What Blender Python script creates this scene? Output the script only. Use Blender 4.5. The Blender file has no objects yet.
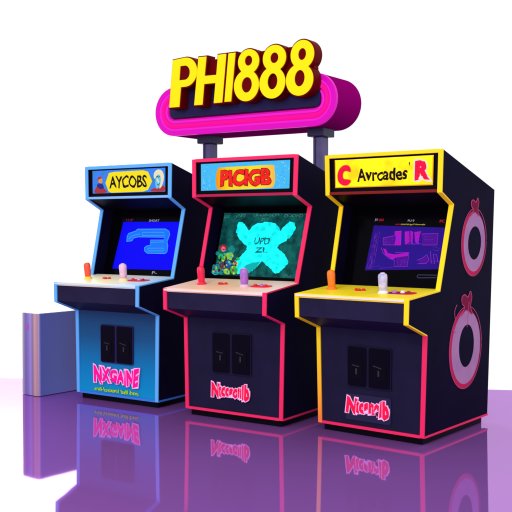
import bpy, bmesh, math, random
from mathutils import Vector
from mathutils.geometry import tessellate_polygon
random.seed(7)
S = bpy.context.scene
COL = S.collection

# ------------------------------------------------------------------ materials
def lin(c):
    return tuple(((v/255)/12.92 if v/255 <= .04045 else ((v/255+.055)/1.055)**2.4) for v in c) + (1,)

def mat(name, rgb, rough=.6, spec=.08, metal=0, emit=None, es=1.0, noise=0, nscale=30, coat=0, rgb2=None):
    m = bpy.data.materials.new(name); m.use_nodes = True
    n = m.node_tree.nodes; l = m.node_tree.links; b = n['Principled BSDF']
    b.inputs['Base Color'].default_value = lin(rgb)
    b.inputs['Roughness'].default_value = rough
    b.inputs['Specular IOR Level'].default_value = spec
    b.inputs['Metallic'].default_value = metal
    b.inputs['Coat Weight'].default_value = coat
    if emit is not None:
        b.inputs['Emission Color'].default_value = lin(emit)
        b.inputs['Emission Strength'].default_value = es
    if noise:
        tc = n.new('ShaderNodeTexCoord'); nz = n.new('ShaderNodeTexNoise'); nz.inputs['Scale'].default_value = nscale
        nz.inputs['Detail'].default_value = 5
        mx = n.new('ShaderNodeMix'); mx.data_type = 'RGBA'
        a = lin(rgb); c = lin(rgb2) if rgb2 else tuple(v*(1-noise) for v in a[:3])+(1,)
        mx.inputs['A'].default_value = a; mx.inputs['B'].default_value = c
        rp = n.new('ShaderNodeMapRange'); rp.inputs['From Min'].default_value = .35; rp.inputs['From Max'].default_value = .65
        l.new(tc.outputs['Object'], nz.inputs['Vector']); l.new(nz.outputs['Fac'], rp.inputs['Value'])
        l.new(rp.outputs['Result'], mx.inputs['Factor']); l.new(mx.outputs['Result'], b.inputs['Base Color'])
        if emit is not None:
            mx2 = n.new('ShaderNodeMix'); mx2.data_type = 'RGBA'
            mx2.inputs['A'].default_value = lin(emit)
            mx2.inputs['B'].default_value = lin(rgb2) if rgb2 else tuple(v*(1-noise) for v in lin(emit)[:3])+(1,)
            l.new(rp.outputs['Result'], mx2.inputs['Factor']); l.new(mx2.outputs['Result'], b.inputs['Emission Color'])
        bp = n.new('ShaderNodeBump'); bp.inputs['Strength'].default_value = .04; bp.inputs['Distance'].default_value = .002
        l.new(nz.outputs['Fac'], bp.inputs['Height']); l.new(bp.outputs['Normal'], b.inputs['Normal'])
    return m

def ramp_mat(name, axis, stops, rough=.5, spec=.1, metal=0, emit=False, aniso=0, es=1.0):
    """colour ramp along one object axis: stops = [(coordinate, rgb)...]"""
    m = bpy.data.materials.new(name); m.use_nodes = True
    n = m.node_tree.nodes; l = m.node_tree.links; b = n['Principled BSDF']
    b.inputs['Roughness'].default_value = rough; b.inputs['Specular IOR Level'].default_value = spec
    b.inputs['Metallic'].default_value = metal
    tc = n.new('ShaderNodeTexCoord'); sp = n.new('ShaderNodeSeparateXYZ'); mr = n.new('ShaderNodeMapRange'); cr = n.new('ShaderNodeValToRGB')
    lo, hi = stops[0][0], stops[-1][0]
    mr.inputs['From Min'].default_value = lo; mr.inputs['From Max'].default_value = hi
    l.new(tc.outputs['Object'], sp.inputs[0]); l.new(sp.outputs[axis], mr.inputs['Value']); l.new(mr.outputs[0], cr.inputs[0])
    e = cr.color_ramp.elements
    while len(e) < len(stops): e.new(.5)
    for i, (p, c) in enumerate(stops):
        e[i].position = (p-lo)/(hi-lo); e[i].color = lin(c)
    l.new(cr.outputs[0], b.inputs['Base Color'])
    if emit:
        l.new(cr.outputs[0], b.inputs['Emission Color']); b.inputs['Emission Strength'].default_value = es
        b.inputs['Base Color'].default_value = (0, 0, 0, 1)
        l.remove(b.inputs['Base Color'].links[0])
    return m

def glow(name, rgb, es=1.0, noise=0, nscale=30, rgb2=None):
    return mat(name, (4, 4, 6), rough=.4, spec=.03, emit=rgb, es=es, noise=noise, nscale=nscale, rgb2=rgb2)

M = dict(
    side=mat('black_side_laminate', (13, 9, 38), rough=.6, spec=.02, noise=.25, nscale=6),
    body=mat('navy_front_laminate', (27, 24, 52), rough=.5, spec=.06, noise=.2, nscale=9),
    nose=mat('navy_apron_laminate', (31, 27, 58), rough=.5, spec=.08, noise=.2, nscale=9),
    black=mat('black_plastic', (6, 4, 14), rough=.5, spec=.05),
    door=mat('black_coin_door', (6, 4, 20), rough=.45, spec=.04),
    slotm=mat('dull_steel', (50, 48, 66), rough=.4, spec=.4, metal=.6),
    glass=mat('dark_screen_glass', (3, 3, 8), rough=.15, spec=.03),
)

# ------------------------------------------------------------------ mesh helpers
def prop(o, label=None, cat=None, group=None, kind=None):
    if label: o['label'] = label
    if cat: o['category'] = cat
    if group: o['group'] = group
    if kind: o['kind'] = kind
    return o

def link(name, bm, m, parent=None, smooth=False, bevel=0, warp=None, seg=2):
    bmesh.ops.recalc_face_normals(bm, faces=bm.faces)
    if warp:
        for v in bm.verts: v.co = Vector(warp(v.co))
    me = bpy.data.meshes.new(name); bm.to_mesh(me); bm.free()
    for x in (m if isinstance(m, (list, tuple)) else [m]): me.materials.append(x)
    if smooth:
        for p in me.polygons: p.use_smooth = True
    o = bpy.data.objects.new(name, me); COL.objects.link(o)
    if parent: o.parent = parent
    if bevel:
        md = o.modifiers.new('Bevel', 'BEVEL'); md.width = bevel; md.segments = seg; md.limit_method = 'ANGLE'; md.angle_limit = .6
    return o

def prism(bm, loops, h0, h1, P, mi=0):
    """2D loops (outer, holes...) mapped by P(u, v, h) and given the thickness h0..h1"""
    flat = [p for lp in loops for p in lp]
    tris = tessellate_polygon([[Vector((p[0], p[1], 0)) for p in lp] for lp in loops])
    a = [bm.verts.new(P(p[0], p[1], h0)) for p in flat]
    b = [bm.verts.new(P(p[0], p[1], h1)) for p in flat]
    for t in tris:
        for vs in (a, b):
            try: bm.faces.new([vs[i] for i in t]).material_index = mi
            except ValueError: pass
    k = 0
    for lp in loops:
        n = len(lp)
        for i in range(n):
            j = (i+1) % n
            try: bm.faces.new([a[k+i], a[k+j], b[k+j], b[k+i]]).material_index = mi
            except ValueError: pass
        k += n

def box(bm, x0, x1, y0, y1, z0, z1):
    prism(bm, [[(x0, y0), (x1, y0), (x1, y1), (x0, y1)]], z0, z1, lambda u, v, h: (u, v, h))

def lathe(bm, prof, c, n=24, ax=Vector((0, 0, 1)), sy=1.0):
    c = Vector(c); ax = ax.normalized()
    t = Vector((1, 0, 0)); b = ax.cross(t).normalized(); t = b.cross(ax)
    rings = []
    for r, z in prof:
        rings.append([bm.verts.new(c+ax*z+(t*math.cos(2*math.pi*i/n)+b*math.sin(2*math.pi*i/n)*sy)*max(r, 1e-4)) for i in range(n)])
    for p, q in zip(rings, rings[1:]):
        for i in range(n): bm.faces.new([p[i], p[(i+1) % n], q[(i+1) % n], q[i]])
    bm.faces.new(rings[0]); bm.faces.new(rings[-1])

def ell(cx, cy, rx, ry, n=40, a0=0, tilt=0):
    r = []
    for i in range(n):
        t = a0+2*math.pi*i/n; x = rx*math.cos(t); y = ry*math.sin(t)
        r.append((cx+x*math.cos(tilt)-y*math.sin(tilt), cy+x*math.sin(tilt)+y*math.cos(tilt)))
    return r

def rrect(x0, x1, y0, y1, r, n=6):
    out = []
    for cx, cy, s in ((x1-r, y1-r, 0), (x0+r, y1-r, 1), (x0+r, y0+r, 2), (x1-r, y0+r, 3)):
        for i in range(n+1):
            t = math.pi/2*(s+i/n); out.append((cx+r*math.cos(t), cy+r*math.sin(t)))
    return out

def smooth_loop(pts, n=4):
    out = []; N = len(pts)
    for i in range(N):
        p0, p1, p2, p3 = (Vector(pts[(i+k-1) % N]) for k in range(4))
        for j in range(n):
            t = j/n
            q = .5*((2*p1)+(p2-p0)*t+(2*p0-5*p1+4*p2-p3)*t*t+(3*p1-p0-3*p2+p3)*t**3)
            out.append((q.x, q.y))
    return out

def inset_path(pts, d):
    """offset an open polyline to its right-hand side by d with mitred corners"""
    out = []
    for i, p in enumerate(pts):
        p = Vector(p); ns = []
        if i > 0:
            e = (p-Vector(pts[i-1])).normalized(); ns.append(Vector((e.y, -e.x)))
        if i < len(pts)-1:
            e = (Vector(pts[i+1])-p).normalized(); ns.append(Vector((e.y, -e.x)))
        m = sum(ns, Vector((0, 0))).normalized()
        out.append(tuple(p+m*d/max(.3, m.dot(ns[0]))))
    return out

def grow_loop(lp, d):
    N = len(lp); out = []
    area = sum(lp[i][0]*lp[(i+1) % N][1]-lp[(i+1) % N][0]*lp[i][1] for i in range(N))
    s = 1 if area > 0 else -1
    for i in range(N):
        a, p, b = Vector(lp[i-1]), Vector(lp[i]), Vector(lp[(i+1) % N])
        n1 = (p-a).normalized(); n2 = (b-p).normalized(); m = Vector((n1.y+n2.y, -(n1.x+n2.x)))
        if m.length < 1e-6: m = Vector((n1.y, -n1.x))
        m.normalize(); k = max(.55, m.dot(Vector((n1.y, -n1.x)))); out.append(tuple(p+m*s*d/k))
    return out

_txt = {}
def text_polys(s, offset=0.0, res=4):
    """flat triangles and outline of a string in the built-in font"""
    key = (s, round(offset, 4), res)
    if key in _txt: return _txt[key]
    c = bpy.data.curves.new('lettering', 'FONT'); c.body = s; c.offset = offset; c.resolution_u = res; c.fill_mode = 'FRONT'
    o = bpy.data.objects.new('lettering', c); COL.objects.link(o)
    bpy.context.view_layer.update()
    me = o.to_mesh()
    v = [(p.co.x, p.co.y) for p in me.vertices]; f = [list(p.vertices) for p in me.polygons]
    o.to_mesh_clear(); bpy.data.objects.remove(o); bpy.data.curves.remove(c)
    _txt[key] = (v, f); return _txt[key]

def text(bm, s, x0, x1, y0, y1, h0, h1, P, bold=.02, env=None, jitter=0, slant=0, mi=0, grow=0):
    """lettering stretched to fill a rectangle; grow makes the same letters fatter (outlines)"""
    rv, _ = text_polys(s, bold)
    ax0 = min(p[0] for p in rv); ax1 = max(p[0] for p in rv); ay0 = min(p[1] for p in rv); ay1 = max(p[1] for p in rv)
    v, f = text_polys(s, bold+grow)
    rnd = random.Random(len(s)*13+ord(s[0])); ph = [rnd.uniform(0, 6.28) for _ in range(4)]
    def T(p, h):
        u = (p[0]-ax0)/(ax1-ax0); w = (p[1]-ay0)/(ay1-ay0)
        if jitter:
            u += jitter*.25*math.sin(9*w+ph[0]+14*u); w += jitter*math.sin(17*u+ph[1])+jitter*.6*math.sin(43*u+ph[2])
        if env: w = .5+(w-.5)*env(u)[0]+env(u)[1]
        return P(x0+u*(x1-x0)+slant*(w-.5)*(y1-y0), y0+w*(y1-y0), h)
    top = [bm.verts.new(T(p, h1)) for p in v]; bot = [bm.verts.new(T(p, h0)) for p in v]
    cnt = {}
    for q in f:
        bm.faces.new([top[i] for i in q]).material_index = mi
        for i in range(len(q)):
            a, b = q[i], q[(i+1) % len(q)]; k = (min(a, b), max(a, b)); cnt[k] = cnt.get(k, 0)+1
    for (a, b), n in cnt.items():
        if n == 1: bm.faces.new([top[a], top[b], bot[b], bot[a]]).material_index = mi

def stroke(bm, pts, w, h0, h1, P, mi=0, closed=False):
    if closed: pts = list(pts)+[pts[0], pts[1]]
    L, R = [], []
    for i, p in enumerate(pts):
        a = Vector(pts[max(0, i-1)]); b = Vector(pts[min(len(pts)-1, i+1)]); d = (b-a)
        d = d.normalized() if d.length > 1e-9 else Vector((1, 0)); n = Vector((-d.y, d.x))*w/2; p = Vector(p)
        L.append(p+n); R.append(p-n)
    for i in range(len(pts)-1):
        q = [L[i], L[i+1], R[i+1], R[i]]
        t = [bm.verts.new(P(c.x, c.y, h1)) for c in q]; s = [bm.verts.new(P(c.x, c.y, h0)) for c in q]
        bm.faces.new(t).material_index = mi
        for k in (0, 2): bm.faces.new([t[k], t[(k+1) % 4], s[(k+1) % 4], s[k]]).material_index = mi

# ------------------------------------------------------------------ cabinets
ZB = .05; T = .022; FZ = .010

def cabinet(name, pr, label, st):
    X, Y, yaw, W, y2, z1, z2, z3, y4, z4, y5, z5, y6, z6, y7, z7, y8, z8, tp = pr
    root = bpy.data.objects.new(name, None); COL.objects.link(root)
    root.location = (X, Y, 0); root.rotation_euler = (0, 0, yaw)
    prop(root, label, 'arcade cabinet', 'upright arcade cabinets in a row')
    pts = [(0, ZB), (0, z1), (y2, z2), (y2, z3), (y4, z4), (y5, z5), (y6, z6), (y7, z7), (y8, z8), (y8, ZB)]
    def warp(c): return (W/2+(c[0]-W/2)*(1+tp*(c[2]-.8)), c[1], c[2])
    def frame(i, j, inset=0):
        A = Vector(pts[i]); B = Vector(pts[j]); d = (B-A).normalized(); nn = Vector((d.y, -d.x)); A = A+nn*inset
        return lambda u, s, h: (u, A.x+d.x*s-nn.x*h, A.y+d.y*s-nn.y*h)
    FR = frame(0, 1); FR = (lambda u, z, h: (u, -h, z))
    PN = frame(3, 4); NS = (lambda u, z, h: (u, y2-h, z)); SC = frame(4, 5, .1); MQ = frame(6, 7)
    plen = math.hypot(y4-y2, z4-z3); slen = math.hypot(y5-y4, z5-z4); mlen = math.hypot(y7-y6, z7-z6)
    def add(nm, m, fn, parent=root, **k):
        bm = bmesh.new(); fn(bm); return link(nm, bm, m, parent, warp=warp, **k)
    # side panels with their coloured edge moulding
    for sgn in (0, 1):
        x0, x1 = (0, T) if sgn == 0 else (W-T, W)
        sp = add('side_panel', M['side'], lambda bm: prism(bm, [pts], x0, x1, lambda u, v, h: (h, u, v)), bevel=.0015)
        def band(path, wd, xa, xb, proud=.0025):
            ins = inset_path(path, wd); out = inset_path(path, -proud)
            return lambda bm: [prism(bm, [[out[i], out[i+1], ins[i+1], ins[i]]], xa, xb, lambda u, v, h: (h, u, v)) for i in range(len(path)-1)]
        xa, xb = x0-.002, x1+.002
        low = st['trim_low'][sgn]
        cut = 1 if low is not st['trim'] else 0
        if cut:
            add('edge_trim', low, band(pts[0:2], .004, xa, xb), sp)
            add('edge_trim', st['trim'], band(pts[1:8], .004, xa, xb), sp)
        else:
            add('edge_trim', st['trim'], band(pts[0:8], .004, xa, xb), sp)
        add('base_trim', st['base'], lambda bm: box(bm, xa, xb, .006, y8+.002, ZB-.002, ZB+.010), sp)
        if sgn: side = sp
    # closed carcass
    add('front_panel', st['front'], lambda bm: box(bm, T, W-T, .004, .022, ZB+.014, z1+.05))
    add('front_base_trim', st['base'], lambda bm: box(bm, T+.0025, W-T-.0025, -.002, .02, ZB-.002, ZB+.0135))
    add('plinth', M['black'], lambda bm: box(bm, .022, W-.022, .024, y8-.03, FZ, ZB+.004), bevel=.003)
    add('back_panel', M['side'], lambda bm: box(bm, T, W-T, y8-.022, y8-.004, ZB, z8-.01))
    add('top_panel', M['side'], lambda bm: prism(bm, [[(y7+.002, z7-.004), (y8-.004, z8-.006), (y8-.004, z8-.03), (y7+.03, z7-.04)]], T, W-T, lambda u, v, h: (h, u, v)))
    add('hood_panel', M['black'], lambda bm: prism(bm, [[(y6+.006, z6), (y6+.03, z6+.02), (y5+.16, z5+.02), (y5+.16, z5-.01), (y5+.012, z5+.012)]], T, W-T, lambda u, v, h: (h, u, v)))
    # control deck
    def apron(bm):
        prism(bm, [[(y2+.004, z2+.006), (y2+.004, z3-.004), (y2+.03, z3-.004), (y2+.03, z2+.012), (.02, z1+.012), (.004, z1+.004)]], T, W-T, lambda u, v, h: (h, u, v))
    add('apron', M['nose'], apron)
    deck = add('control_panel', st['deck'], lambda bm: box_on(bm, PN, .003+0*T, W-.003, .002, plen+.045, -.02, .0035), bevel=.002)
    add('deck_lip', st['lip'], lambda bm: prism(bm, [[(T*.3, z3-.011), (W-T-.002, z3-.011), (W-T-.002, z3-.0005), (T*.3, z3-.0005)]], .001, .0055, NS), deck)
    for kx, ky, base, shaft, kind in st['sticks']:
        joystick(PN, kx, ky, base, shaft, kind, root, warp)
    bx, by = st['button']
    for dx, dy, r in ((0, 0, .014), (.024, .01, .011), (-.02, .008, .009)):
        add('push_button', st['btn'], lambda bm: lathe_on(bm, PN, bx+dx, by+dy, [(r*1.2, .003), (r*1.2, .007), (r*.85, .008), (r*.8, .0125), (r*.5, .014)]), smooth=False, bevel=.001)
    u0, u1, s0, s1 = st['plate']
    pl = add('button_plate', st['platem'], lambda bm: prism(bm, [rrect_slant(u0, u1, s0, s1)], .003, .0065, PN))
    for i, f in enumerate((.22, .5, .76)):
        add('push_button', st['pbtn'][i], lambda bm: lathe_on(bm, PN, u0+(u1-u0)*f, (s0+s1)/2+(.006 if i == 1 else -.004), [(.0125, .006), (.0125, .0105), (.0095, .0115), (.009, .016), (.006, .0175)]), pl, bevel=.001)
    # screen bay
    add('screen_glass', M['glass'], lambda bm: box_on(bm, SC, T, W-T, -.06, slen+.09, -.012, 0))
    # marquee
    add('marquee_box', M['black'], lambda bm: box_on(bm, MQ, T, W-T, .0, mlen-.004, -.05, -.016))
    ts = st['mtop']
    fr = add('marquee_frame', st['trim'], lambda bm: box_on(bm, MQ, T-.001, W-T+.001, mlen-ts, mlen+.002, -.03, .0035), bevel=.0015)
    add('marquee_rail', st['rail'], lambda bm: box_on(bm, MQ, T-.001, W-T+.001, .0, .016, -.03, .002), bevel=.0015)
    mp = add('marquee_sign', st['mbg'], lambda bm: box_on(bm, MQ, .052, W-.052, .036, mlen-.026, -.02, -.010))
    st['art_marquee'](lambda n, m, fn, **k: add(n, m, fn, mp, **k), MQ, W, mlen)
    st['art_screen'](add, SC, W)
    # coin doors
    add('door_frame', st['dframe'], lambda bm: [prism(bm, [rrect(a-.007, b+.007, c-.007, d+.007, .014)], -.003, .0045, FR) for a, b, c, d in [(st['doors'][0][0], st['doors'][1][1], st['doors'][0][2], st['doors'][0][3])]])
    for k, (a, b, c, d) in enumerate(st['doors']):
        dr = add('coin_door', M['door'], lambda bm: prism(bm, [rrect(a, b, c, d, .012)], .0, .008, FR), bevel=.002)
        cx = (a+b)/2; cz = c+(d-c)*.42
        cs = add('coin_slot', M['black'], lambda bm: prism(bm, [rrect(a+.022, b-.022, cz-.045, cz+.042, .008)], .006, .0105, FR), dr, bevel=.0015)
        add('slot_plate', M['slotm'], lambda bm: [prism(bm, [[(a+.03, cz+.022+.006*k), (cx+.018, cz+.016), (cx+.018, cz+.021), (a+.03, cz+.027+.006*k)]], .0105, .0125, FR),
                                                 prism(bm, [rrect(cx-.006, cx+.005, cz-.024, cz+.008, .003)], .0105, .014, FR)], dr)
    # lettering on the front
    st['logo'](add, FR)
    if 'decal' in st: st['decal'](lambda n, m, fn: add(n, m, fn, side), lambda u, s, h: (W+h, u, s))
    return root

def box_on(bm, P, u0, u1, s0, s1, h0, h1):
    prism(bm, [[(u0, s0), (u1, s0), (u1, s1), (u0, s1)]], h0, h1, P)

def lathe_on(bm, P, u, s, prof, n=20):
    rings = [[bm.verts.new(P(u+r*math.cos(2*math.pi*i/n), s+r*math.sin(2*math.pi*i/n), h)) for i in range(n)] for r, h in prof]
    for p, q in zip(rings, rings[1:]):
        for i in range(n): bm.faces.new([p[i], p[(i+1) % n], q[(i+1) % n], q[i]])
    bm.faces.new(rings[0]); bm.faces.new(rings[-1])

def rrect_slant(u0, u1, s0, s1):
    return [(x+.10*(y-(s0+s1)/2), y) for x, y in rrect(u0, u1, s0, s1, (s1-s0)*.45)]

def joystick(P, u, s, base, grip, kind, root, warp):
    def mk(nm, m, fn, par, **k):
        bm = bmesh.new(); fn(bm); return link(nm, bm, m, par, warp=warp, **k)
    j = mk('joystick', base, lambda bm: lathe_on(bm, P, u, s, [(.029, .003), (.029, .007), (.024, .012), (.020, .017), (.010, .03)]), root, smooth=False, bevel=.001)
    if kind == 'bat':
        pr = [(.017, .016), (.0195, .02), (.0205, .036), (.0215, .06), (.0225, .082), (.0215, .095), (.017, .104), (.009, .108)]
    else:
        pr = [(.014, .010), (.019, .014), (.0225, .03), (.0235, .055), (.0245, .085), (.0235, .096), (.019, .103), (.010, .106)]
    mk('grip', grip, lambda bm: lathe_on(bm, P, u, s, pr, 28), j, smooth=True)
    if kind != 'bat':
        mk('grip_cap', base, lambda bm: lathe_on(bm, P, u, s, [(.012, .1045), (.012, .1085), (.006, .110)], 20), j)

# ------------------------------------------------------------------ trims and decks
blue_trim = mat('sky_blue_edge_moulding', (92, 172, 236), rough=.4, spec=.15)
blue_base = mat('blue_base_moulding', (52, 120, 214), rough=.4, spec=.15)
blue_rail = mat('pale_blue_rail', (126, 180, 230), rough=.4, spec=.15)
pink_trim = mat('crimson_pink_edge_moulding', (234, 40, 94), rough=.4, spec=.12)
pink_rail = mat('crimson_rail', (170, 24, 70), rough=.4, spec=.12)
yel_trim = mat('yellow_edge_moulding', (252, 216, 28), rough=.4, spec=.12)
yel_rail = mat('dark_red_rail', (120, 22, 20), rough=.4, spec=.12)

cream = mat('cream_plastic', (246, 214, 150), rough=.35, spec=.2)
orange = mat('orange_red_plastic', (238, 84, 52), rough=.3, spec=.3)
orange2 = mat('orange_plastic', (250, 122, 34), rough=.3, spec=.3)
yellowp = mat('yellow_plastic', (252, 206, 60), rough=.3, spec=.3)
pinkred = mat('pink_red_plastic', (232, 30, 74), rough=.3, spec=.3)
lav = mat('pale_pink_lavender_plastic', (226, 190, 214), rough=.2, spec=.4, noise=.3, nscale=30, rgb2=(208, 160, 192))
purp = mat('purple_plastic', (172, 116, 204), rough=.2, spec=.4, noise=.3, nscale=30, rgb2=(146, 98, 186))
clear = mat('frosted_clear_plastic', (214, 210, 232), rough=.2, spec=.4, noise=.3, nscale=30, rgb2=(158, 158, 206))
red = mat('red_plastic', (206, 34, 44), rough=.35, spec=.25)
dred = mat('dark_red_plastic', (150, 20, 40), rough=.35, spec=.25)
whitep = mat('white_plastic', (240, 225, 235), rough=.35, spec=.25)

pink_ink = mat('hot_pink_ink', (255, 16, 140), rough=.5, spec=.05, emit=(255, 16, 140), es=.15)
pale_ink = mat('pale_pink_ink', (250, 190, 235), rough=.5, spec=.05)
red_ink = mat('red_pink_ink', (245, 24, 72), rough=.5, spec=.05)
lime_ink = mat('lime_ink', (176, 214, 40), rough=.5, spec=.05)
logo_plate_m = mat('navy_decal_plate', (38, 35, 66), rough=.5, spec=.06)

def bowl(k, lift=0, a=.62):
    return lambda u: (a+(1-a)*abs(2*u-1)**1.3+k*u, lift*(2*u-1))

def logo_fn(s, x0, x1, y0, y1, fill, out, slant=.05, drop=0, tag=None, plate=None):
    def f(add, FR):
        def P(u, v, h): return FR(u, v+drop*(u-x0)/(x1-x0), h)
        if plate: add('decal_plate', logo_plate_m, lambda bm: prism(bm, [rrect(*plate, .012)], -.003, .0038, FR))
        def wd(c):
            v = text_polys(c, .05)[0]; return max(p[0] for p in v)-min(p[0] for p in v)
        ws = [max(.26, wd(c))*(1.15 if i == 0 else 1) for i, c in enumerate(s)]; tot = sum(ws)-.05*(len(s)-1); x = 0
        rnd = random.Random(len(s)); tall = 'bdhklt'
        for i, c in enumerate(s):
            a, b = x0+(x1-x0)*x/tot, x0+(x1-x0)*(x+ws[i])/tot; x += ws[i]-.05
            m = (a+b)/2; u = (m-x0)/(x1-x0); e = .66+.34*abs(2*u-1)**1.4
            low = c.islower() and c not in tall
            hh = (y1-y0)*e*(.80 if low else 1); cy = (y0+y1)/2-(.07*(y1-y0) if low else 0)+rnd.uniform(-.003, .003)
            sl = rnd.uniform(-.06, .14); tl = lambda u_, v_, h_, cy=cy, m=m, u=u: P(u_, v_+(u_-m)*(-.25+.5*u)*.5, h_)
            o = .0055+.0005*i
            add('logo_outline', out, lambda bm: text(bm, c, a, b, cy-hh/2, cy+hh/2, .002, o+.0002, tl, bold=.06, jitter=.05, slant=sl, grow=.055))
            add('logo_letter', fill, lambda bm: text(bm, c, a, b, cy-hh/2, cy+hh/2, .004, o+.00045, tl, bold=.06, jitter=.05, slant=sl))
        if tag:
            add('tagline', lime_ink, lambda bm: text(bm, tag[0], tag[1], tag[2], tag[3], tag[4], .002, .0065, FR, bold=.012, jitter=.05))
    return f

# ------------------------------------------------------------------ artwork
def art_blue_marquee(add, MQ, W, ml):
    y = glow('yellow_lit_acrylic', (250, 226, 30)); sky = glow('sky_lit_acrylic', (60, 130, 205), noise=.3, nscale=25, rgb2=(40, 96, 190))
    h = -.010
    add('sky_field', sky, lambda bm: box_on(bm, MQ, .054, W-.054, .038, ml-.028, h, h+.001))
    add('yellow_plaque', y, lambda bm: prism(bm, [[(.165, .105), (.195, .168), (.235, .174), (.475, .176), (.515, .166), (.548, .105), (.515, .052), (.475, .042), (.215, .040), (.190, .050)]], h+.001, h+.002, MQ))
    ink = glow('black_marquee_ink', (24, 14, 20))
    add('marquee_lettering', ink, lambda bm: text(bm, 'AYCOBS', .200, .505, .068, .146, h+.002, h+.003, MQ, bold=.020, jitter=.04))
    # left figure, right face
    rd = glow('brick_red_ink', (176, 52, 60)); tan = glow('tan_ink', (222, 150, 90)); wh = glow('pale_cream_ink', (238, 226, 190)); nv = glow('navy_ink', (40, 50, 130)); cy = glow('aqua_ink', (110, 200, 226))
    add('figure_coat', rd, lambda bm: prism(bm, [smooth_loop([(.074, .042), (.080, .072), (.105, .092), (.135, .090), (.160, .064), (.175, .042)])], h+.0012, h+.0022, MQ))
    add('figure_shawl', nv, lambda bm: prism(bm, [smooth_loop([(.092, .086), (.112, .106), (.142, .096), (.150, .070), (.120, .066)])], h+.0022, h+.0030, MQ))
    add('figure_head', tan, lambda bm: prism(bm, [smooth_loop([(.112, .106), (.108, .128), (.124, .140), (.140, .128), (.136, .104)])], h+.0030, h+.0038, MQ))
    add('figure_hair', rd, lambda bm: prism(bm, [smooth_loop([(.100, .122), (.104, .142), (.128, .148), (.134, .136), (.114, .130)])], h+.0038, h+.0044, MQ))
    add('ground', rd, lambda bm: prism(bm, [smooth_loop([(.540, .042), (.560, .062), (.600, .060), (.640, .075), (.645, .042)])], h+.0011, h+.0017, MQ))
    add('face_hair', wh, lambda bm: prism(bm, [smooth_loop([(.566, .120), (.564, .156), (.590, .176), (.622, .170), (.640, .140), (.636, .100), (.622, .070), (.606, .060), (.612, .100), (.600, .140)])], h+.0017, h+.0026, MQ))
    add('face', cy, lambda bm: prism(bm, [smooth_loop([(.582, .060), (.574, .096), (.580, .132), (.600, .146), (.616, .126), (.614, .090), (.600, .064)])], h+.0026, h+.0034, MQ))
    for l in ([(.580, .128), (.590, .136), (.600, .126)], [(.602, .132), (.612, .136)], [(.590, .086), (.600, .078), (.608, .090)]):
        add('face_line', ink, lambda bm: stroke(bm, l, .0045, h+.0034, h+.0040, MQ))
    add('face_cheek', wh, lambda bm: prism(bm, [ell(.594, .108, .006, .016, 14, tilt=.5)], h+.0034, h+.0039, MQ))

def art_red_marquee(add, MQ, W, ml):
    h = -.010
    sky = glow('speckled_aqua_acrylic', (84, 190, 226), noise=.5, nscale=70, rgb2=(36, 132, 190))
    yl = ramp_mat('yellow_orange_acrylic', 0, [(.16, (246, 150, 20)), (.24, (250, 214, 30)), (.45, (250, 226, 50)), (.56, (250, 190, 70))], emit=True, spec=.03)
    add('aqua_field', sky, lambda bm: box_on(bm, MQ, .054, W-.054, .038, ml-.028, h, h+.001))
    add('yellow_plaque', yl, lambda bm: prism(bm, [smooth_loop([(.168, .050), (.160, .100), (.172, .160), (.200, .172), (.380, .174), (.540, .174), (.556, .150), (.562, .090), (.552, .052), (.520, .044), (.350, .040), (.200, .040)])], h+.001, h+.002, MQ))
    add('lettering_outline', glow('dark_maroon_ink', (110, 14, 14)), lambda bm: text(bm, 'PICIGB', .195, .535, .060, .154, h+.0015, h+.0028, MQ, bold=.045, jitter=.03, grow=.030))
    add('marquee_lettering', glow('red_ink', (216, 28, 24), noise=.3, nscale=60, rgb2=(196, 30, 26)), lambda bm: text(bm, 'PICIGB', .195, .535, .060, .154, h+.0025, h+.0036, MQ, bold=.045, jitter=.03))
    add('spark', glow('red_spark', (222, 40, 30)), lambda bm: [prism(bm, [ell(.292, .130, .007, .010, 12)], h+.0025, h+.0034, MQ)])
    rnd = random.Random(4)
    pale = glow('pale_fleck_ink', (176, 228, 240)); dk = glow('dark_fleck_ink', (60, 70, 120))
    fk = [(rnd.choice((rnd.uniform(.060, .150), rnd.uniform(.570, .648))), rnd.uniform(.045, ml-.035)) for _ in range(70)]
    for x, y_ in fk[:40]: add('fleck', pale, lambda bm: prism(bm, [ell(x, y_, rnd.uniform(.0015, .004), rnd.uniform(.001, .003), 7, tilt=rnd.uniform(0, 3))], h+.001, h+.0014, MQ))
    for x, y_ in ((.080, .066), (.093, .070), (.600, .110), (.610, .130), (.622, .104)):
        add('fleck', dk, lambda bm: stroke(bm, [(x, y_), (x+rnd.uniform(-.006, .006), y_+rnd.uniform(-.006, .006)), (x+rnd.uniform(-.01, .01), y_+.004)], .0018, h+.0014, h+.0018, MQ))

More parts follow.
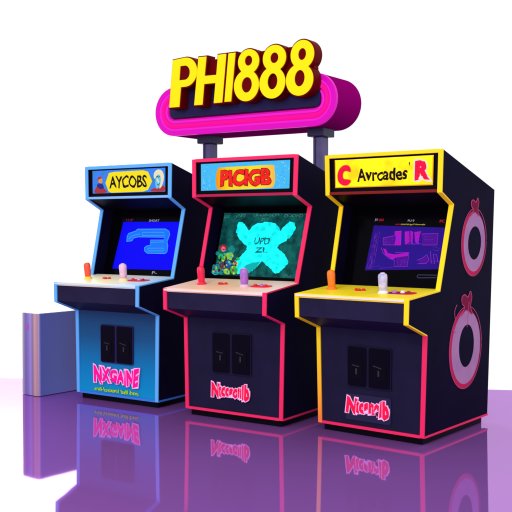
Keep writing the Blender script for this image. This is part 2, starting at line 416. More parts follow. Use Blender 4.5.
def art_yellow_marquee(add, MQ, W, ml):
    h = -.010
    add('yellow_field', glow('yellow_lit_panel', (252, 222, 24), noise=.15, nscale=9, rgb2=(250, 206, 20)), lambda bm: box_on(bm, MQ, .054, W-.054, .038, ml-.028, h, h+.001))
    ink = glow('black_lettering_ink', (26, 16, 10)); rd = glow('crimson_letter_ink', (226, 26, 66), noise=.3, nscale=40, rgb2=(200, 10, 50)); wt = glow('white_letter_edge', (250, 226, 214))
    orr = glow('orange_wash', (246, 170, 20))
    add('marquee_border', orr, lambda bm: [box_on(bm, MQ, .054, W-.054, .038, .044, h+.001, h+.0016), box_on(bm, MQ, .054, .059, .0445, ml-.034, h+.001, h+.0016),
                                          box_on(bm, MQ, W-.059, W-.054, .0445, ml-.034, h+.001, h+.0016)])
    add('marquee_lettering', ink, lambda bm: text(bm, 'Avrcades', .190, .488, .070, .140, h+.001, h+.002, MQ, bold=.026, jitter=.035))
    add('apostrophe', ink, lambda bm: prism(bm, [[(.494, .160), (.502, .162), (.500, .140)]], h+.001, h+.002, MQ))
    C = smooth_loop([(.150, .128), (.140, .154), (.112, .158), (.086, .140), (.074, .108), (.080, .074), (.104, .056), (.132, .056), (.150, .074), (.132, .080), (.108, .084), (.100, .104), (.108, .128), (.128, .134)])
    add('initial_outline', orr, lambda bm: prism(bm, [grow_loop(C, .006)], h+.001, h+.0017, MQ))
    add('initial', rd, lambda bm: prism(bm, [grow_loop(C, .003)], h+.0012, h+.0024, MQ))
    add('initial_outline', wt, lambda bm: text(bm, 'R', .528, .618, .062, .168, h+.001, h+.002, MQ, bold=.05, jitter=.03, grow=.045))
    add('initial', rd, lambda bm: text(bm, 'R', .530, .616, .064, .166, h+.0016, h+.003, MQ, bold=.06, jitter=.03))
    add('initial_highlight', wt, lambda bm: prism(bm, [smooth_loop([(.552, .068), (.558, .086), (.574, .084), (.570, .066)])], h+.003, h+.0036, MQ))

def quad_map(TL, TR, BL, BR, us):
    """drawing units -> screen plane (u, s); us = (uTL,sTL),(uTR,sTR),(uBL,sBL),(uBR,sBR)"""
    def f(x, y):
        b = 0.5; a = .5
        for _ in range(12):
            xl = TL[0]+(BL[0]-TL[0])*b; xr = TR[0]+(BR[0]-TR[0])*b; a = (x-xl)/(xr-xl)
            yt = TL[1]+(TR[1]-TL[1])*a; yb = BL[1]+(BR[1]-BL[1])*a; b = (y-yt)/(yb-yt)
        g = lambda k: (us[0][k]*(1-a)+us[1][k]*a)*(1-b)+(us[2][k]*(1-a)+us[3][k]*a)*b
        return (g(0), g(1))
    return f

def art_blue_screen(add, SC, W):
    q = quad_map((120, 112), (408, 112), (64, 352), (358, 360), ((.126, .390), (.599, .388), (.094, .068), (.584, .071)))
    im = add('screen_image', glow('royal_blue_screen', (8, 4, 250)), lambda bm: prism(bm, [[q(121, 112), q(426, 112), q(376, 361), q(64, 352)]], 0, .002, SC))
    a2 = lambda n, m, fn: add(n, m, fn, im)
    lb = glow('light_blue_pixels', (26, 116, 244), noise=.4, nscale=60, rgb2=(20, 86, 236)); pl = glow('pale_cyan_pixels', (70, 176, 246))
    sh = [(140, 214), (142, 186), (150, 172), (186, 160), (196, 150), (338, 149), (356, 160), (360, 178), (352, 200), (346, 214), (350, 236), (345, 268), (336, 276), (246, 274), (233, 262), (232, 246), (244, 236), (262, 233), (262, 206), (330, 206), (334, 192), (200, 190), (176, 196), (168, 210)]
    sh = [q(*p) for p in sh]
    a2('maze_shape', lb, lambda bm: prism(bm, [sh], .002, .003, SC))
    a2('maze_line', pl, lambda bm: stroke(bm, sh, .004, .003, .0036, SC, closed=True))
    for l in ([(222, 166), (330, 166), (334, 182), (222, 182), (222, 166)], [(150, 200), (170, 184), (210, 174)], [(264, 218), (332, 216)], [(250, 248), (330, 248), (330, 262), (250, 262), (250, 248)]):
        a2('maze_line', pl, lambda bm: stroke(bm, [q(*p) for p in l], .003, .003, .0036, SC))
    dim = glow('dim_red_text', (110, 24, 44)); wt = glow('dim_white_text', (150, 150, 170))
    u0, s0 = q(136, 106); u1, _ = q(172, 106)
    add('score_text', dim, lambda bm: text(bm, '1UP', u0, u1, s0-.004, s0+.012, .0, .001, SC, bold=.01))
    u0, s0 = q(254, 108); u1, _ = q(306, 108)
    add('score_text', wt, lambda bm: text(bm, 'SHOAT', u0, u1, s0-.004, s0+.011, .0, .001, SC, bold=.01))
    u0, s0 = q(268, 378); u1, _ = q(292, 378)
    add('credit_text', wt, lambda bm: text(bm, 'P-', u0, u1, s0-.004, s0+.016, .0, .001, SC, bold=.01))

def art_red_screen(add, SC, W):
    q = quad_map((101, 55), (452, 55), (49, 318), (396, 335), ((.039, .454), (.620, .449), (.021, .059), (.606, .052)))
    im = add('screen_image', glow('deep_teal_screen', (4, 52, 54), noise=.4, nscale=22, rgb2=(8, 72, 68)), lambda bm: prism(bm, [[q(105, 55), q(472, 57), q(418, 336), q(60, 319)]], 0, .002, SC))
    a2 = lambda n, m, fn: add(n, m, fn, im)
    cy = glow('bright_cyan_pixels', (2, 232, 230), noise=.2, nscale=26, rgb2=(20, 214, 222)); dt = glow('dark_teal_pixels', (10, 92, 104)); tl = glow('teal_pixels', (10, 176, 178))
    pts = [(163, 108), (172, 94), (188, 97), (200, 112), (214, 132), (232, 112), (252, 99), (290, 94), (326, 100), (340, 116), (346, 134), (366, 112), (386, 92), (406, 97), (410, 124), (396, 150), (372, 176), (345, 190), (332, 206), (356, 226), (372, 246), (379, 268), (366, 288), (345, 306), (325, 316), (312, 304), (296, 284), (270, 262), (246, 288), (222, 306), (196, 317), (166, 318), (160, 290), (158, 262), (186, 232), (206, 214), (204, 196), (186, 182), (168, 160), (158, 132)]
    rnd = random.Random(3); jag = []
    for i, p in enumerate(pts):
        n = pts[(i+1) % len(pts)]
        for k in range(4):
            t = k/4; jag.append(q(p[0]+(n[0]-p[0])*t+rnd.uniform(-2.6, 2.6)*(k > 0), p[1]+(n[1]-p[1])*t+rnd.uniform(-2.6, 2.6)*(k > 0)))
    a2('cross_shape', cy, lambda bm: prism(bm, [jag], .002, .003, SC))
    a2('teal_mound', tl, lambda bm: prism(bm, [[q(*p) for p in [(196, 316), (186, 296), (204, 278), (232, 270), (262, 264), (248, 286), (224, 306)]]], .003, .0036, SC))
    u0, s0 = q(236, 190); u1, s1 = q(306, 162)
    a2('center_lettering', dt, lambda bm: [text(bm, 'UPD', u0, u1, s0, s1, .003, .0036, SC, bold=.02, jitter=.08)])
    u0, s0 = q(240, 226); u1, s1 = q(296, 204)
    a2('center_lettering', dt, lambda bm: [text(bm, 'ZL', u0, u1, s0, s1, .003, .0036, SC, bold=.02, jitter=.08)])
    tx = glow('pale_teal_text', (70, 150, 138), noise=.6, nscale=60)
    for s, x0, x1, y in (('iJZ', 104, 130, 76), ('e7vDZ', 158, 200, 70), ('7J3WAMGCYY', 228, 346, 70), ('JSY', 266, 300, 86), ('OOOHD', 364, 440, 70)):
        u0, s0 = q(x0, y); u1, _ = q(x1, y)
        a2('score_text', tx, lambda bm: text(bm, s, u0, u1, s0-.006, s0+.014, .002, .003, SC, bold=.0, jitter=.05))
    u0, s0 = q(352, 326); u1, _ = q(388, 330)
    a2('score_text', tx, lambda bm: text(bm, 'VU', u0, u1, s0-.004, s0+.012, .002, .003, SC, bold=.0, jitter=.05))
    # small crowd of coloured sprites, lower left
    z = lambda x, y: q(x/10.9*4.267+(203-200)*4.267, y/10.9*4.267+(240-200)*4.267)
    cols = dict(pink=(236, 120, 140), rd=(190, 30, 50), gr=(50, 190, 80), lg=(150, 210, 70), bl=(30, 96, 190), te=(20, 140, 140), ye=(230, 220, 90), dk=(50, 20, 40), cy=(30, 190, 200), br=(110, 50, 60))
    cm = {k: glow('sprite_'+k, v, noise=.5, nscale=55, rgb2=tuple(int(c*.6) for c in v)) for k, v in cols.items()}
    blobs = [('te', 150, 320, 62, 60), ('cy', 140, 350, 46, 30), ('te', 320, 110, 40, 48), ('rd', 228, 92, 44, 32), ('pink', 228, 104, 30, 28), ('gr', 222, 190, 46, 44), ('te', 165, 150, 22, 26), ('lg', 300, 180, 44, 42),
             ('te', 185, 250, 30, 26), ('br', 220, 280, 36, 34), ('bl', 290, 265, 36, 44), ('ye', 365, 270, 32, 34), ('gr', 350, 330, 46, 40), ('lg', 265, 345, 34, 30), ('te', 205, 350, 32, 28), ('dk', 250, 250, 14, 34), ('dk', 262, 200, 10, 22),
             ('cy', 246, 156, 12, 10), ('ye', 230, 230, 16, 10), ('cy', 300, 140, 14, 8), ('dk', 236, 108, 8, 7), ('dk', 372, 280, 8, 14), ('pink', 362, 262, 10, 9), ('ye', 262, 326, 20, 8), ('cy', 290, 246, 10, 8), ('gr', 395, 210, 22, 16), ('dk', 200, 210, 8, 16), ('lg', 246, 196, 10, 16), ('dk', 318, 178, 8, 8)]
    for _ in range(46):
        x = rnd.uniform(118, 395); y = rnd.uniform(max(90, 330-(x-118)*1.6) if x < 200 else (150 if x < 340 else 215), 372)
        blobs.append((rnd.choice(('dk', 'dk', 'te', 'gr', 'lg', 'cy', 'ye', 'br', 'bl', 'rd')), x, y, rnd.uniform(5, 14), rnd.uniform(5, 15)))
    for i, (c, x, y, rx, ry) in enumerate(blobs):
        lp = [z(x+rx*(1+rnd.uniform(-.25, .2))*math.cos(t*math.pi/5.5), y+ry*(1+rnd.uniform(-.25, .2))*math.sin(t*math.pi/5.5)) for t in range(11)]
        a2('sprite', cm[c], lambda bm: prism(bm, [smooth_loop(lp, 2)], .002, .0032+.00006*i, SC))

def art_yellow_screen(add, SC, W):
    q = quad_map((92, 52), (466, 60), (50, 283), (430, 290), ((.176, .380), (.607, .364), (.159, .118), (.613, .139)))
    im = add('screen_image', glow('violet_blue_screen', (46, 10, 136), noise=.6, nscale=14, rgb2=(26, 12, 100)), lambda bm: prism(bm, [[q(92, 53), q(480, 58), q(446, 292), q(50, 283)]], 0, .002, SC))
    a2 = lambda n, m, fn: add(n, m, fn, im)
    def each(nm, m, fn, items):
        for it in items: a2(nm, m, lambda bm: fn(bm, it))
    mg = glow('magenta_pixels', (184, 10, 170), noise=.6, nscale=40, rgb2=(110, 14, 160)); vi = glow('violet_lines', (112, 40, 190), noise=.6, nscale=50); pk = glow('pink_lines', (176, 40, 180), noise=.6, nscale=30, rgb2=(104, 40, 170)); dv = glow('deep_violet_pixels', (78, 12, 150))
    Q = lambda l: [q(*p) for p in l]
    each('maze_block', mg, lambda bm, l: prism(bm, [Q(l)], .002, .003, SC), [
        [(208, 84), (242, 80), (240, 154), (206, 156), (212, 120)], [(262, 84), (284, 80), (286, 140), (264, 150)], [(290, 78), (304, 84), (300, 150), (291, 142)], [(310, 86), (346, 80), (338, 100), (330, 152), (314, 140)],
        [(146, 172), (160, 176), (172, 198), (210, 205), (278, 196), (276, 214), (214, 222), (196, 232), (158, 206)]])
    each('maze_block', dv, lambda bm, l: prism(bm, [Q(l)], .002, .0027, SC), [
        [(146, 118), (206, 108), (206, 156), (146, 154)], [(348, 96), (430, 92), (424, 154), (350, 156)], [(214, 224), (276, 216), (270, 268), (216, 266)], [(330, 238), (352, 228), (372, 212), (380, 236), (366, 256), (334, 256)]])
    each('maze_line', pk, lambda bm, l: stroke(bm, Q(l), .0024, .003, .0037, SC), [
        [(146, 118), (206, 106), (208, 84), (242, 80), (240, 156), (146, 154), (146, 118)], [(348, 96), (432, 92), (424, 156), (350, 156)],
        [(136, 168), (146, 196), (176, 224), (206, 236), (204, 268), (272, 270), (282, 196), (210, 196)], [(322, 240), (352, 226), (372, 208), (382, 240), (366, 258), (324, 258)],
        [(390, 190), (392, 256), (408, 262), (404, 206), (420, 210), (424, 250)], [(262, 84), (262, 150), (346, 150)]])
    rnd = random.Random(9)
    col = [[(118-40*(i/22)+rnd.uniform(-8, 8), 90+i*8.6+rnd.uniform(-4, 4)) for i in range(23)] for _ in range(2)]
    each('maze_line', vi, lambda bm, l: stroke(bm, Q(l), .0028, .0022, .0032, SC), col+[[(120, 84), (126, 90), (96, 262), (70, 276)], [(60, 272), (130, 262), (128, 276), (196, 272)], [(100, 100), (88, 190), (60, 268)], [(404, 164), (424, 170), (436, 180), (428, 190), (404, 182)], [(384, 250), (430, 246), (430, 258)], [(222, 240), (224, 262)], [(240, 236), (240, 264)], [(258, 234), (256, 262)], [(360, 112), (410, 108)], [(360, 128), (408, 126)]])
    ex = []
    for k in range(26):
        x, y = rnd.choice(((rnd.uniform(150, 200), rnd.uniform(116, 150)), (rnd.uniform(350, 420), rnd.uniform(100, 150)), (rnd.uniform(216, 270), rnd.uniform(226, 262)), (rnd.uniform(385, 428), rnd.uniform(196, 256)), (rnd.uniform(268, 340), rnd.uniform(86, 146))))
        ex.append([(x, y), (x+rnd.uniform(-9, 9), y+rnd.choice((0, 6, -6))), (x+rnd.uniform(2, 12), y+rnd.uniform(-7, 7))])
    each('maze_line', vi, lambda bm, l: stroke(bm, Q(l), .002, .0036, .0041, SC), ex)
    each('maze_dot', vi, lambda bm, t: prism(bm, [ell(*q(108-34*t+rnd.uniform(-10, 10), 96+176*t), .004, .003, 8)], .0032, .0038, SC), [i/16 for i in range(17)])
    yt = glow('dim_yellow_text', (190, 170, 70)); rt = glow('dim_red_header', (190, 20, 50)); wt = glow('dim_grey_text', (150, 150, 170))
    def hd(s, x0, x1, y, m, hh=.012):
        u0, s0 = q(x0, y); u1, _ = q(x1, y)
        add('score_text', m, lambda bm: text(bm, s, u0, u1, s0-hh/2, s0+hh/2, .0, .001, SC, bold=.01))
    hd('JU', 96, 112, 24, wt, .016); hd('OIO', 118, 146, 24, rt, .014); hd('FU-9', 276, 310, 24, wt, .012); hd('-JOO', 208, 236, 46, rt, .008); hd('OHOlUguTHoooqiz', 238, 366, 46, yt, .010); hd('PC', 442, 466, 22, rt, .016)
    fr = [q(*p) for p in [(318, 326), (324, 318), (414, 324), (410, 338), (322, 334), (318, 326)]]
    add('credit_bar', glow('dim_slate_line', (70, 68, 110)), lambda bm: stroke(bm, fr, .0035, .0, .001, SC))

def ring_decal(add, SD):
    mauve = mat('mauve_ring_ink', (172, 128, 168), rough=.6, spec=.05, noise=.2, nscale=12, rgb2=(160, 118, 166)); crim = mat('crimson_ring_ink', (190, 26, 78), rough=.6, spec=.05); rose = mat('rose_line_ink', (186, 74, 120), rough=.6, spec=.04)
    for (cx, cz, rx, rz, hx, hz, ox, oz) in ((.510, 1.040, .138, .168, .082, .091, .006, -.004), (.447, .470, .180, .208, .092, .116, .008, .008)):
        t = .0
        add('ring_outline', crim, lambda bm: prism(bm, [ell(cx-.004, cz-.004, rx+.009, rz+.009, 56), ell(cx+.012, cz+.004, rx-.010, rz-.006, 56)], .0004, .0014, SD))  # printed crimson outline around the mauve ring
        add('ring', mauve, lambda bm: prism(bm, [ell(cx+.004, cz, rx-.006, rz-.008, 56), ell(cx+ox, cz+oz, hx, hz, 48)], .0006, .0022, SD))
        add('ring_line', rose, lambda bm: stroke(bm, ell(cx, cz, rx+.016, rz+.016, 64), .004, .0006, .0024, SD, closed=True))
        k = rx/.16
        knot = [(cx-.055*k, cz+rz+.030*k), (cx-.060*k, cz+rz+.060*k), (cx-.030*k, cz+rz+.072*k), (cx+.005*k, cz+rz+.058*k), (cx+.030*k, cz+rz+.085*k), (cx+.048*k, cz+rz+.055*k), (cx+.036*k, cz+rz+.010*k), (cx+.060*k, cz+rz-.030*k), (cx-.010*k, cz+rz-.004*k), (cx-.060*k, cz+rz-.030*k), (cx-.030*k, cz+rz+.010*k)]
        knot = smooth_loop(knot, 4)
        add('knot', mat('dark_crimson_knot_ink', (120, 16, 58), rough=.6, spec=.03), lambda bm: prism(bm, [knot], .0012, .0026, SD))
        add('knot_line', rose, lambda bm: stroke(bm, knot, .005, .0014, .0032, SD, closed=True))
    cx, cz, rz = .447, .470, .208
    for l in ([(cx-.135, cz+.150), (cx-.150, cz+.205), (cx-.125, cz+.240)], [(cx+.004, cz+.110), (cx+.012, cz+.170), (cx+.020, cz+.250)], [(cx-.150, cz+.130), (cx-.160, cz+.100), (cx-.130, cz+.095)]):
        add('knot_line', rose, lambda bm: stroke(bm, smooth_open(l), .005, .0022, .0034, SD))

def smooth_open(pts, n=5):
    out = []
    for i in range(len(pts)-1):
        p = [Vector(pts[max(0, min(len(pts)-1, i+k-1))]) for k in range(4)]
        for j in range(n):
            t = j/n; c = .5*((2*p[1])+(p[2]-p[0])*t+(2*p[0]-5*p[1]+4*p[2]-p[3])*t*t+(3*p[1]-p[0]-3*p[2]+p[3])*t**3); out.append((c.x, c.y))
    return out+[pts[-1]]

# ------------------------------------------------------------------ the three cabinets
PB = [-1.176, 5.991, -0.586, 0.704, -0.188, 0.582, 0.651, 0.773, 0.139, 0.804, 0.247, 1.236, 0.108, 1.305, 0.108, 1.519, 0.756, 1.341, 0.045]
PR = [-0.429, 5.452, -0.589, 0.709, -0.188, 0.588, 0.651, 0.770, 0.137, 0.805, 0.269, 1.241, 0.104, 1.302, 0.109, 1.528, 0.757, 1.359, 0.060]
PY = [0.330, 5.055, -0.670, 0.685, -0.198, 0.574, 0.645, 0.768, 0.125, 0.794, 0.250, 1.240, 0.115, 1.301, 0.115, 1.521, 0.757, 1.333, 0.076]

blue_front = ramp_mat('graded_blue_front', 2, [(.05, (0, 142, 196)), (.22, (4, 120, 176)), (.42, (20, 80, 126)), (.62, (24, 56, 96))], rough=.45, spec=.1)  # blue ramp, darker towards the top and cyan at the foot
cabinet('arcade_cabinet', PB, 'arcade cabinet with sky blue edges and a blue front, beside the metal box', dict(
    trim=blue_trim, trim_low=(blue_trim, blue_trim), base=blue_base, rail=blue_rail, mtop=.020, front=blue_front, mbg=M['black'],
    deck=ramp_mat('cream_to_ice_blue_deck', 0, [(0, (190, 216, 226)), (.12, (246, 232, 178)), (.42, (248, 236, 196)), (.62, (208, 232, 238)), (.70, (170, 214, 240))], rough=.4, spec=.15), lip=mat('ice_blue_lip', (196, 222, 236)),
    sticks=[(.131, .170, yellowp, orange, 'bat'), (.439, .165, cream, lav, 'post')], button=(.262, .190), btn=red, plate=(.478, .625, .135, .215), platem=mat('rose_red_plate', (206, 60, 84)), pbtn=(red, lav, dred),
    doors=[(.227, .343, .268, .498), (.362, .492, .268, .498)], dframe=mat('indigo_door_frame', (36, 30, 78)),
    logo=logo_fn('NXGAINE', .158, .548, .122, .242, pink_ink, pale_ink, drop=.0, tag=('mil-lonsanl ball bon', .170, .545, .076, .100)),
    art_marquee=art_blue_marquee, art_screen=art_blue_screen))
cabinet('arcade_cabinet', PR, 'black arcade cabinet with crimson edges all round and a cyan shape on its screen', dict(
    trim=pink_trim, trim_low=(pink_trim, pink_trim), base=pink_trim, rail=pink_rail, mtop=.018, front=M['body'], mbg=M['black'],
    deck=ramp_mat('peach_deck', 0, [(0, (246, 206, 190)), (.3, (246, 196, 156)), (.7, (250, 206, 196))], rough=.4, spec=.15), lip=mat('pale_peach_lip', (250, 216, 206)),
    sticks=[(.153, .165, pinkred, pinkred, 'bat'), (.466, .150, lav, purp, 'post')], button=(.280, .185), btn=red, plate=(.500, .628, .135, .205), platem=mat('bright_red_plate', (236, 44, 62)), pbtn=(red, purp, red),
    doors=[(.214, .336, .284, .511), (.356, .482, .284, .511)], dframe=mat('slate_door_frame', (21, 18, 44)),
    logo=logo_fn('Niccsoıılb'.replace('ı', 'i'), .202, .482, .130, .226, red_ink, pale_ink, drop=.004),
    art_marquee=art_red_marquee, art_screen=art_red_screen))
cabinet('arcade_cabinet', PY, 'black arcade cabinet with yellow control deck and two mauve rings on its side', dict(
    trim=yel_trim, trim_low=(ramp_mat('yellow_to_orange_edge_moulding', 2, [(.05, (244, 120, 60)), (.22, (248, 176, 40)), (.50, (252, 216, 28))], rough=.4, spec=.12), pink_trim), base=pink_trim, rail=yel_rail, mtop=.018, front=M['body'], mbg=M['black'],
    deck=mat('yellow_deck', (252, 222, 22), rough=.4, spec=.15, noise=.1, nscale=8, rgb2=(252, 232, 50)), lip=mat('blush_lip', (252, 222, 206)),
    sticks=[(.110, .190, orange2, orange2, 'bat'), (.453, .150, whitep, clear, 'post')], button=(.283, .185), btn=red, plate=(.478, .630, .130, .205),
    platem=ramp_mat('purple_to_red_plate', 0, [(.478, (110, 30, 130)), (.55, (176, 30, 90)), (.63, (214, 40, 60))], rough=.4, spec=.15), pbtn=(purp, whitep, dred),
    doors=[(.208, .326, .276, .486), (.342, .474, .276, .486)], dframe=mat('slate_door_frame', (21, 18, 44)),
    logo=logo_fn('Nicsnalb', .196, .474, .122, .222, red_ink, pale_ink, drop=-.004, plate=(.190, .482, .092, .232)), decal=ring_decal,
    art_marquee=art_yellow_marquee, art_screen=art_yellow_screen))

# ------------------------------------------------------------------ neon sign on its two posts
sign = bpy.data.objects.new('neon_sign', None); COL.objects.link(sign)
sign.location = (-.429, 5.452, 0); sign.rotation_euler = (0, 0, -.59)
prop(sign, 'magenta neon sign with big yellow letters on two posts behind the cabinets', 'sign')
FP = lambda y: (lambda u, z, h: (u, y-h, z))
def sadd(nm, m, fn, parent=sign, **k):
    bm = bmesh.new(); fn(bm); return link(nm, bm, m, parent, **k)
def capsule(x0, x1, zc, r, n=20):
    out = [(x1-r+r*math.cos(t), zc+r*math.sin(t)) for t in [-math.pi/2+math.pi*i/n for i in range(n+1)]]
    return out+[(x0+r+r*math.cos(t), zc+r*math.sin(t)) for t in [math.pi/2+math.pi*i/n for i in range(n+1)]]
SX0, SX1, SZ, SR, YF, YB = -.795, .642, 1.918, .166, .70, 1.03
mag_body = mat('magenta_painted_metal', (140, 2, 104), rough=.85, spec=0)
mag_ring = mat('magenta_lit_channel', (150, 0, 126), rough=.4, spec=.1, emit=(196, 0, 166), es=.85)
mag_in = mat('deep_magenta_channel', (150, 0, 116), rough=.4, spec=.1, emit=(190, 0, 140), es=.7)
tube = glow('hot_pink_neon', (255, 16, 158), es=1.0); tube2 = glow('bright_magenta_neon', (246, 36, 216), es=1.0)
body = sadd('sign_body', mag_body, lambda bm: prism(bm, [capsule(SX0, SX1, SZ, SR, 32)], 0, YB-YF-.02, lambda u, z, h: (u, YF+.02+h, z)), bevel=.006, seg=3)
sadd('front_rim', mag_ring, lambda bm: prism(bm, [capsule(SX0, SX1, SZ, SR, 32), capsule(SX0+.034, SX1-.034, SZ, SR-.034, 32)], -.02, .006, FP(YF)), body, bevel=.004, seg=3)
sadd('channel', mag_in, lambda bm: prism(bm, [capsule(SX0+.034, SX1-.034, SZ, SR-.034, 32), capsule(SX0+.112, SX1-.112, SZ, SR-.112, 32)], -.02, -.006, FP(YF)), body)
def tube_path(bm, x0, x1, zc, r, tr, y, n=28, m=10):
    pts = capsule(x0, x1, zc, r, n); N = len(pts); rings = []
    for i, p in enumerate(pts):
        d = (Vector(pts[(i+1) % N])-Vector(pts[i-1])).normalized(); nrm = Vector((d.y, -d.x))
        rings.append([bm.verts.new((p[0]+nrm.x*tr*math.cos(a), y+tr*math.sin(a), p[1]+nrm.y*tr*math.cos(a))) for a in [2*math.pi*k/m for k in range(m)]])
    for i in range(N):
        a, b = rings[i], rings[(i+1) % N]
        for k in range(m): bm.faces.new([a[k], a[(k+1) % m], b[(k+1) % m], b[k]])
sadd('neon_tube', tube2, lambda bm: tube_path(bm, SX0+.040, SX1-.040, SZ, SR-.040, .007, YF+.002), body, smooth=True)
sadd('neon_tube', tube, lambda bm: tube_path(bm, SX0+.066, SX1-.066, SZ, SR-.066, .015, YF+.004), body, smooth=True)
sadd('neon_tube', tube2, lambda bm: tube_path(bm, SX0+.094, SX1-.094, SZ, SR-.094, .007, YF+.003), body, smooth=True)
navy = mat('navy_sign_panel', (36, 28, 78), rough=.5, spec=.1, noise=.25, nscale=8)
sadd('face_panel', navy, lambda bm: prism(bm, [rrect(SX0+.135, SX1-.112, 1.872, 2.070, .03)], -.02, .012, FP(YF)), body, bevel=.003)
# letters
def eight(lo, up):
    (cx, cz, rx, rz), (dx, dz, sx, sz) = lo, up
    ins = lambda p, c, d, a, b: ((p[0]-c)/a)**2+((p[1]-d)/b)**2 < 1
    A = [p for p in ell(cx, cz, rx, rz, 72, a0=math.pi/2) if not ins(p, dx, dz, sx, sz)]
    B = [p for p in ell(dx, dz, sx, sz, 72, a0=-math.pi/2) if not ins(p, cx, cz, rx, rz)]
    return A+B
LET = [
 ('P', [[(-0.595, 1.933), (-0.563, 2.25)]+[(-.455+.097*math.cos(t), 2.160+.097*math.sin(t)) for t in [math.pi/2-math.pi*i/18 for i in range(19)]]+[(-0.495, 2.063), (-0.509, 1.932)], [(-0.499, 2.204)]+[(-.460+.042*math.cos(t), 2.157+.047*math.sin(t)) for t in [math.pi/2-math.pi*i/14 for i in range(15)]]+[(-0.508, 2.110)]]),
 ('H', [[(-0.383, 1.933), (-0.346, 2.248), (-0.28, 2.247), (-0.295, 2.121), (-0.2, 2.119), (-0.186, 2.248), (-0.119, 2.248), (-0.152, 1.935), (-0.221, 1.935), (-0.207, 2.066), (-0.299, 2.067), (-0.313, 1.932)]]),
 ('I', [[(-0.134, 1.937), (-0.101, 2.248), (-0.046, 2.248), (-0.081, 1.936)]])]
for lo, lh, up, uh in (((0.039, 2.029, 0.096, 0.1), (0.042, 2.033, 0.040, 0.049), (0.056, 2.180, 0.081, 0.078), (0.056, 2.186, 0.029, 0.032)),
                       ((0.236, 2.03, 0.096, 0.099), (0.238, 2.038, 0.037, 0.050), (0.252, 2.182, 0.086, 0.082), (0.252, 2.184, 0.030, 0.033)),
                       ((0.436, 2.031, 0.098, 0.098), (0.437, 2.040, 0.036, 0.050), (0.456, 2.184, 0.084, 0.088), (0.455, 2.186, 0.028, 0.036))):
    LET.append(('8', [eight(lo, up), ell(lh[0], lh[1], lh[2], lh[3], 36, tilt=-.08), ell(uh[0], uh[1], uh[2], uh[3], 32, tilt=-.08)]))
yel_face = mat('yellow_letter_face', (255, 218, 0), rough=.35, spec=.12, emit=(255, 220, 0), es=.16)
mar = mat('dark_red_letter_side', (98, 2, 8), rough=.5, spec=.03)
for i, (ch, loops) in enumerate(LET):
    lt = sadd('letter', yel_face, lambda bm: prism(bm, loops, .0, .007, FP(.607)), sign, bevel=.0025)
    dz = .0005*i
    sadd('letter_block', mar, lambda bm: prism(bm, [grow_loop(loops[0], .008)], .0+dz, .082+dz, FP(.69)), lt, bevel=.002)
sadd('letter_backing', mar, lambda bm: prism(bm, [[(-.55, 2.09), (-.535, 2.235), (-.05, 2.225), (.06, 2.242), (.30, 2.246), (.50, 2.245), (.525, 2.10), (.45, 1.965), (.02, 1.955), (-.08, 2.02), (-.17, 2.09), (-.36, 2.10)]], .006, .055, FP(.69)), sign, bevel=.002)
# posts
post_f = mat('slate_purple_post', (86, 78, 128), rough=.4, spec=.25, noise=.2, nscale=14)
post_d = mat('dark_indigo_bracket', (44, 36, 76), rough=.4, spec=.2)
for px in (-.452, .432):
    p = sadd('post', post_f, lambda bm: box(bm, px-.034, px+.034, .83, .915, .02, 1.70), bevel=.006, seg=3)
    sadd('post_channel', post_d, lambda bm: box(bm, px-.020, px-.010, .826, .84, .02, 1.70), p)
    sadd('bracket', post_d, lambda bm: box(bm, px-.060, px+.062, .80, .945, 1.70, 1.7555), p, bevel=.006)
    sadd('base_plate', post_d, lambda bm: box(bm, px-.08, px+.08, .79, .955, .010, .0205), p, bevel=.004)

# ------------------------------------------------------------------ brushed metal box beside the blue cabinet
mb = bpy.data.objects.new('metal_box', None); COL.objects.link(mb)
mb.location = (-1.425, 6.004, .010); mb.rotation_euler = (0, 0, -.68)
prop(mb, 'low brushed metal box with rounded edge standing on the floor left of the blue cabinet', 'box')
BW, BD, BH = .185, .43, .548
strip = ramp_mat('reflection_striped_steel', 0, [(-.185, (120, 120, 128)), (-.160, (176, 172, 190)), (-.135, (118, 110, 150)), (-.105, (132, 118, 202)), (-.080, (158, 150, 208)), (-.058, (140, 120, 150)), (-.035, (206, 168, 164)), (0, (150, 124, 136))], rough=.32, metal=.4, spec=.4)  # reflections painted into the steel colour as upright stripes
bsd = ramp_mat('blue_reflection_steel', 1, [(0, (98, 112, 184)), (.2, (122, 136, 208)), (.43, (158, 160, 226))], rough=.32, metal=.25, spec=.3)  # blue reflection put into the base colour, paler towards the back
pale = mat('white_reflection_steel', (226, 226, 236), rough=.3, spec=.5, metal=.3)  # white reflection on the top put into a pale colour
def boxpart(nm, m, x0, x1, y0, y1, z0, z1, r, parent, **k):
    bm = bmesh.new(); prism(bm, [rrect(x0, x1, y0, y1, r, 6)], z0, z1, lambda u, v, h: (u, v, h)); return link(nm, bm, m, parent, **k)
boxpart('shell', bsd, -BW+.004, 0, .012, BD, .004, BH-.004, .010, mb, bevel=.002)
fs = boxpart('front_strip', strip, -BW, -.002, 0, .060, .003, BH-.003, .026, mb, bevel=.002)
boxpart('top_plate', pale, -BW+.002, -.002, .003, BD-.002, BH-.004, BH, .022, mb, bevel=.0015)
boxpart('foot', M['black'], -BW+.02, -.02, .02, BD-.02, 0, .0045, .02, mb)
bm = bmesh.new(); prism(bm, [ell(-.107, .455, .008, .022, 16)], 0, .0015, lambda u, v, h: (u, -h, v))
link('badge', bm, mat('pink_badge', (190, 60, 190), rough=.4), fs)

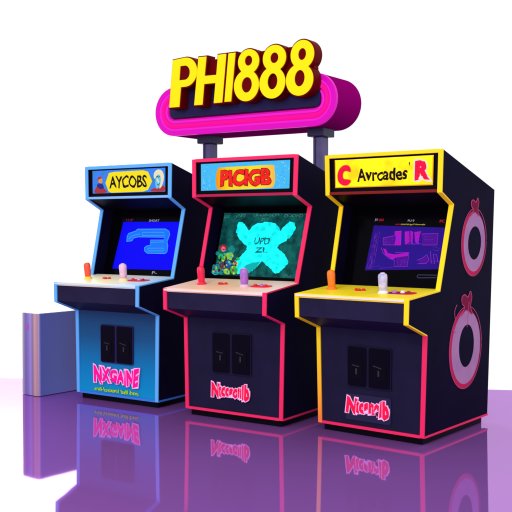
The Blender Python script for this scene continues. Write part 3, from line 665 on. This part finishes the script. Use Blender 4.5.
# ------------------------------------------------------------------ floor
fl = bpy.data.materials.new('polished_purple_floor'); fl.use_nodes = True
n = fl.node_tree.nodes; l = fl.node_tree.links; n.remove(n['Principled BSDF'])
out = n['Material Output']; df = n.new('ShaderNodeBsdfDiffuse'); gl = n.new('ShaderNodeBsdfGlossy'); mx = n.new('ShaderNodeMixShader')
df.inputs['Color'].default_value = (.265, .095, .41, 1)
gl.inputs['Color'].default_value = (.74, .44, .88, 1); gl.inputs['Roughness'].default_value = .035
lw = n.new('ShaderNodeFresnel'); lw.inputs['IOR'].default_value = 1.5
mr = n.new('ShaderNodeMapRange'); mr.inputs['From Min'].default_value = .04; mr.inputs['From Max'].default_value = .45; mr.inputs['To Min'].default_value = .34; mr.inputs['To Max'].default_value = .58
l.new(lw.outputs[0], mr.inputs['Value']); l.new(mr.outputs[0], mx.inputs[0])
nz = n.new('ShaderNodeTexNoise'); nz.inputs['Scale'].default_value = 3.0; tc = n.new('ShaderNodeTexCoord'); bp = n.new('ShaderNodeBump')
bp.inputs['Strength'].default_value = .02; bp.inputs['Distance'].default_value = .01
l.new(tc.outputs['Object'], nz.inputs['Vector']); l.new(nz.outputs['Fac'], bp.inputs['Height']); l.new(bp.outputs[0], gl.inputs['Normal'])
l.new(df.outputs[0], mx.inputs[1]); l.new(gl.outputs[0], mx.inputs[2]); l.new(mx.outputs[0], out.inputs['Surface'])
FZ_ = .010; e0 = Vector((-1.894, 6.785)); e1 = Vector((1.604, 6.285)); d = (e1-e0).normalized(); nn = Vector((d.y, -d.x))
c = [e0-d*5, e1+d*5, e1+d*5+nn*11, e0-d*5+nn*11]
bm = bmesh.new(); prism(bm, [[(p.x, p.y) for p in c]], -.06, FZ_, lambda u, v, h: (u, v, h))
prop(link('floor', bm, fl, bevel=.004), kind='structure')

# ------------------------------------------------------------------ world light and added lamps
w = bpy.data.worlds.new('World'); S.world = w; w.use_nodes = True
n = w.node_tree.nodes; l = w.node_tree.links; bg = n['Background']
tc = n.new('ShaderNodeTexCoord'); sp = n.new('ShaderNodeSeparateXYZ'); l.new(tc.outputs['Generated'], sp.inputs[0])
def rng(sock, a, b, c, d_):
    m = n.new('ShaderNodeMapRange'); m.interpolation_type = 'SMOOTHSTEP'
    for k, v in zip(('From Min', 'From Max', 'To Min', 'To Max'), (a, b, c, d_)): m.inputs[k].default_value = v
    l.new(sock, m.inputs['Value']); return m.outputs[0]
def mth(op, a, b):
    m = n.new('ShaderNodeMath'); m.operation = op
    for i, v in enumerate((a, b)):
        if isinstance(v, (int, float)): m.inputs[i].default_value = v
        else: l.new(v, m.inputs[i])
    return m.outputs[0]
left = rng(sp.outputs[0], -.05, -.26, 0, 1); fade = rng(sp.outputs[0], -.45, -.75, 1, 0)
el = rng(sp.outputs[2], .155, .25, .42, 1); el2 = rng(sp.outputs[2], .5, .8, 1, 0); fwd = rng(sp.outputs[1], 0, .5, 0, 1)
k = mth('MULTIPLY', mth('MULTIPLY', left, fade), mth('MULTIPLY', mth('MULTIPLY', el, el2), fwd))
st_ = mth('ADD', mth('MULTIPLY', k, 5.0), 1.02)  # extra brightness behind left, added to whiten the floor reflection
low = rng(sp.outputs[2], -.5, -.19, .22, 1)  # world dimmed from below, added to darken undersides
l.new(mth('MULTIPLY', st_, low), bg.inputs['Strength']); bg.inputs['Color'].default_value = (1, 1, 1, 1)

def area(name, loc, tgt, size, power, col=(1, 1, 1)):
    L = bpy.data.lights.new(name, 'AREA'); L.shape = 'RECTANGLE'; L.size, L.size_y = size; L.energy = power; L.color = col
    o = bpy.data.objects.new(name, L); COL.objects.link(o); o.location = loc
    o.rotation_euler = (Vector(tgt)-Vector(loc)).to_track_quat('-Z', 'Y').to_euler(); return o
area('added_key_light', (-2.6, .6, 3.6), (0, 5.4, .9), (2.4, 1.8), 110, (1, .98, .97))  # unseen lamp added for soft modelling from upper left
area('added_front_fill', (-.5, -3.0, 1.7), (0, 5.4, .7), (3.4, 1.6), 110, (.98, .98, 1))  # unseen fill lamp added in front to brighten the edge trims

# ------------------------------------------------------------------ camera
cam = bpy.data.cameras.new('camera'); co = bpy.data.objects.new('camera', cam); COL.objects.link(co)
co.location = (0, 0, 1.12134); co.rotation_euler = (math.pi/2-.031078, 0, 0)
cam.sensor_width = 36; cam.lens = 921.36/512*36; cam.clip_start = .05; cam.clip_end = 200
S.camera = co
S.render.resolution_x = S.render.resolution_y = 1024
S.view_settings.view_transform = 'Standard'; S.view_settings.look = 'None'; S.view_settings.exposure = 0; S.view_settings.gamma = 1
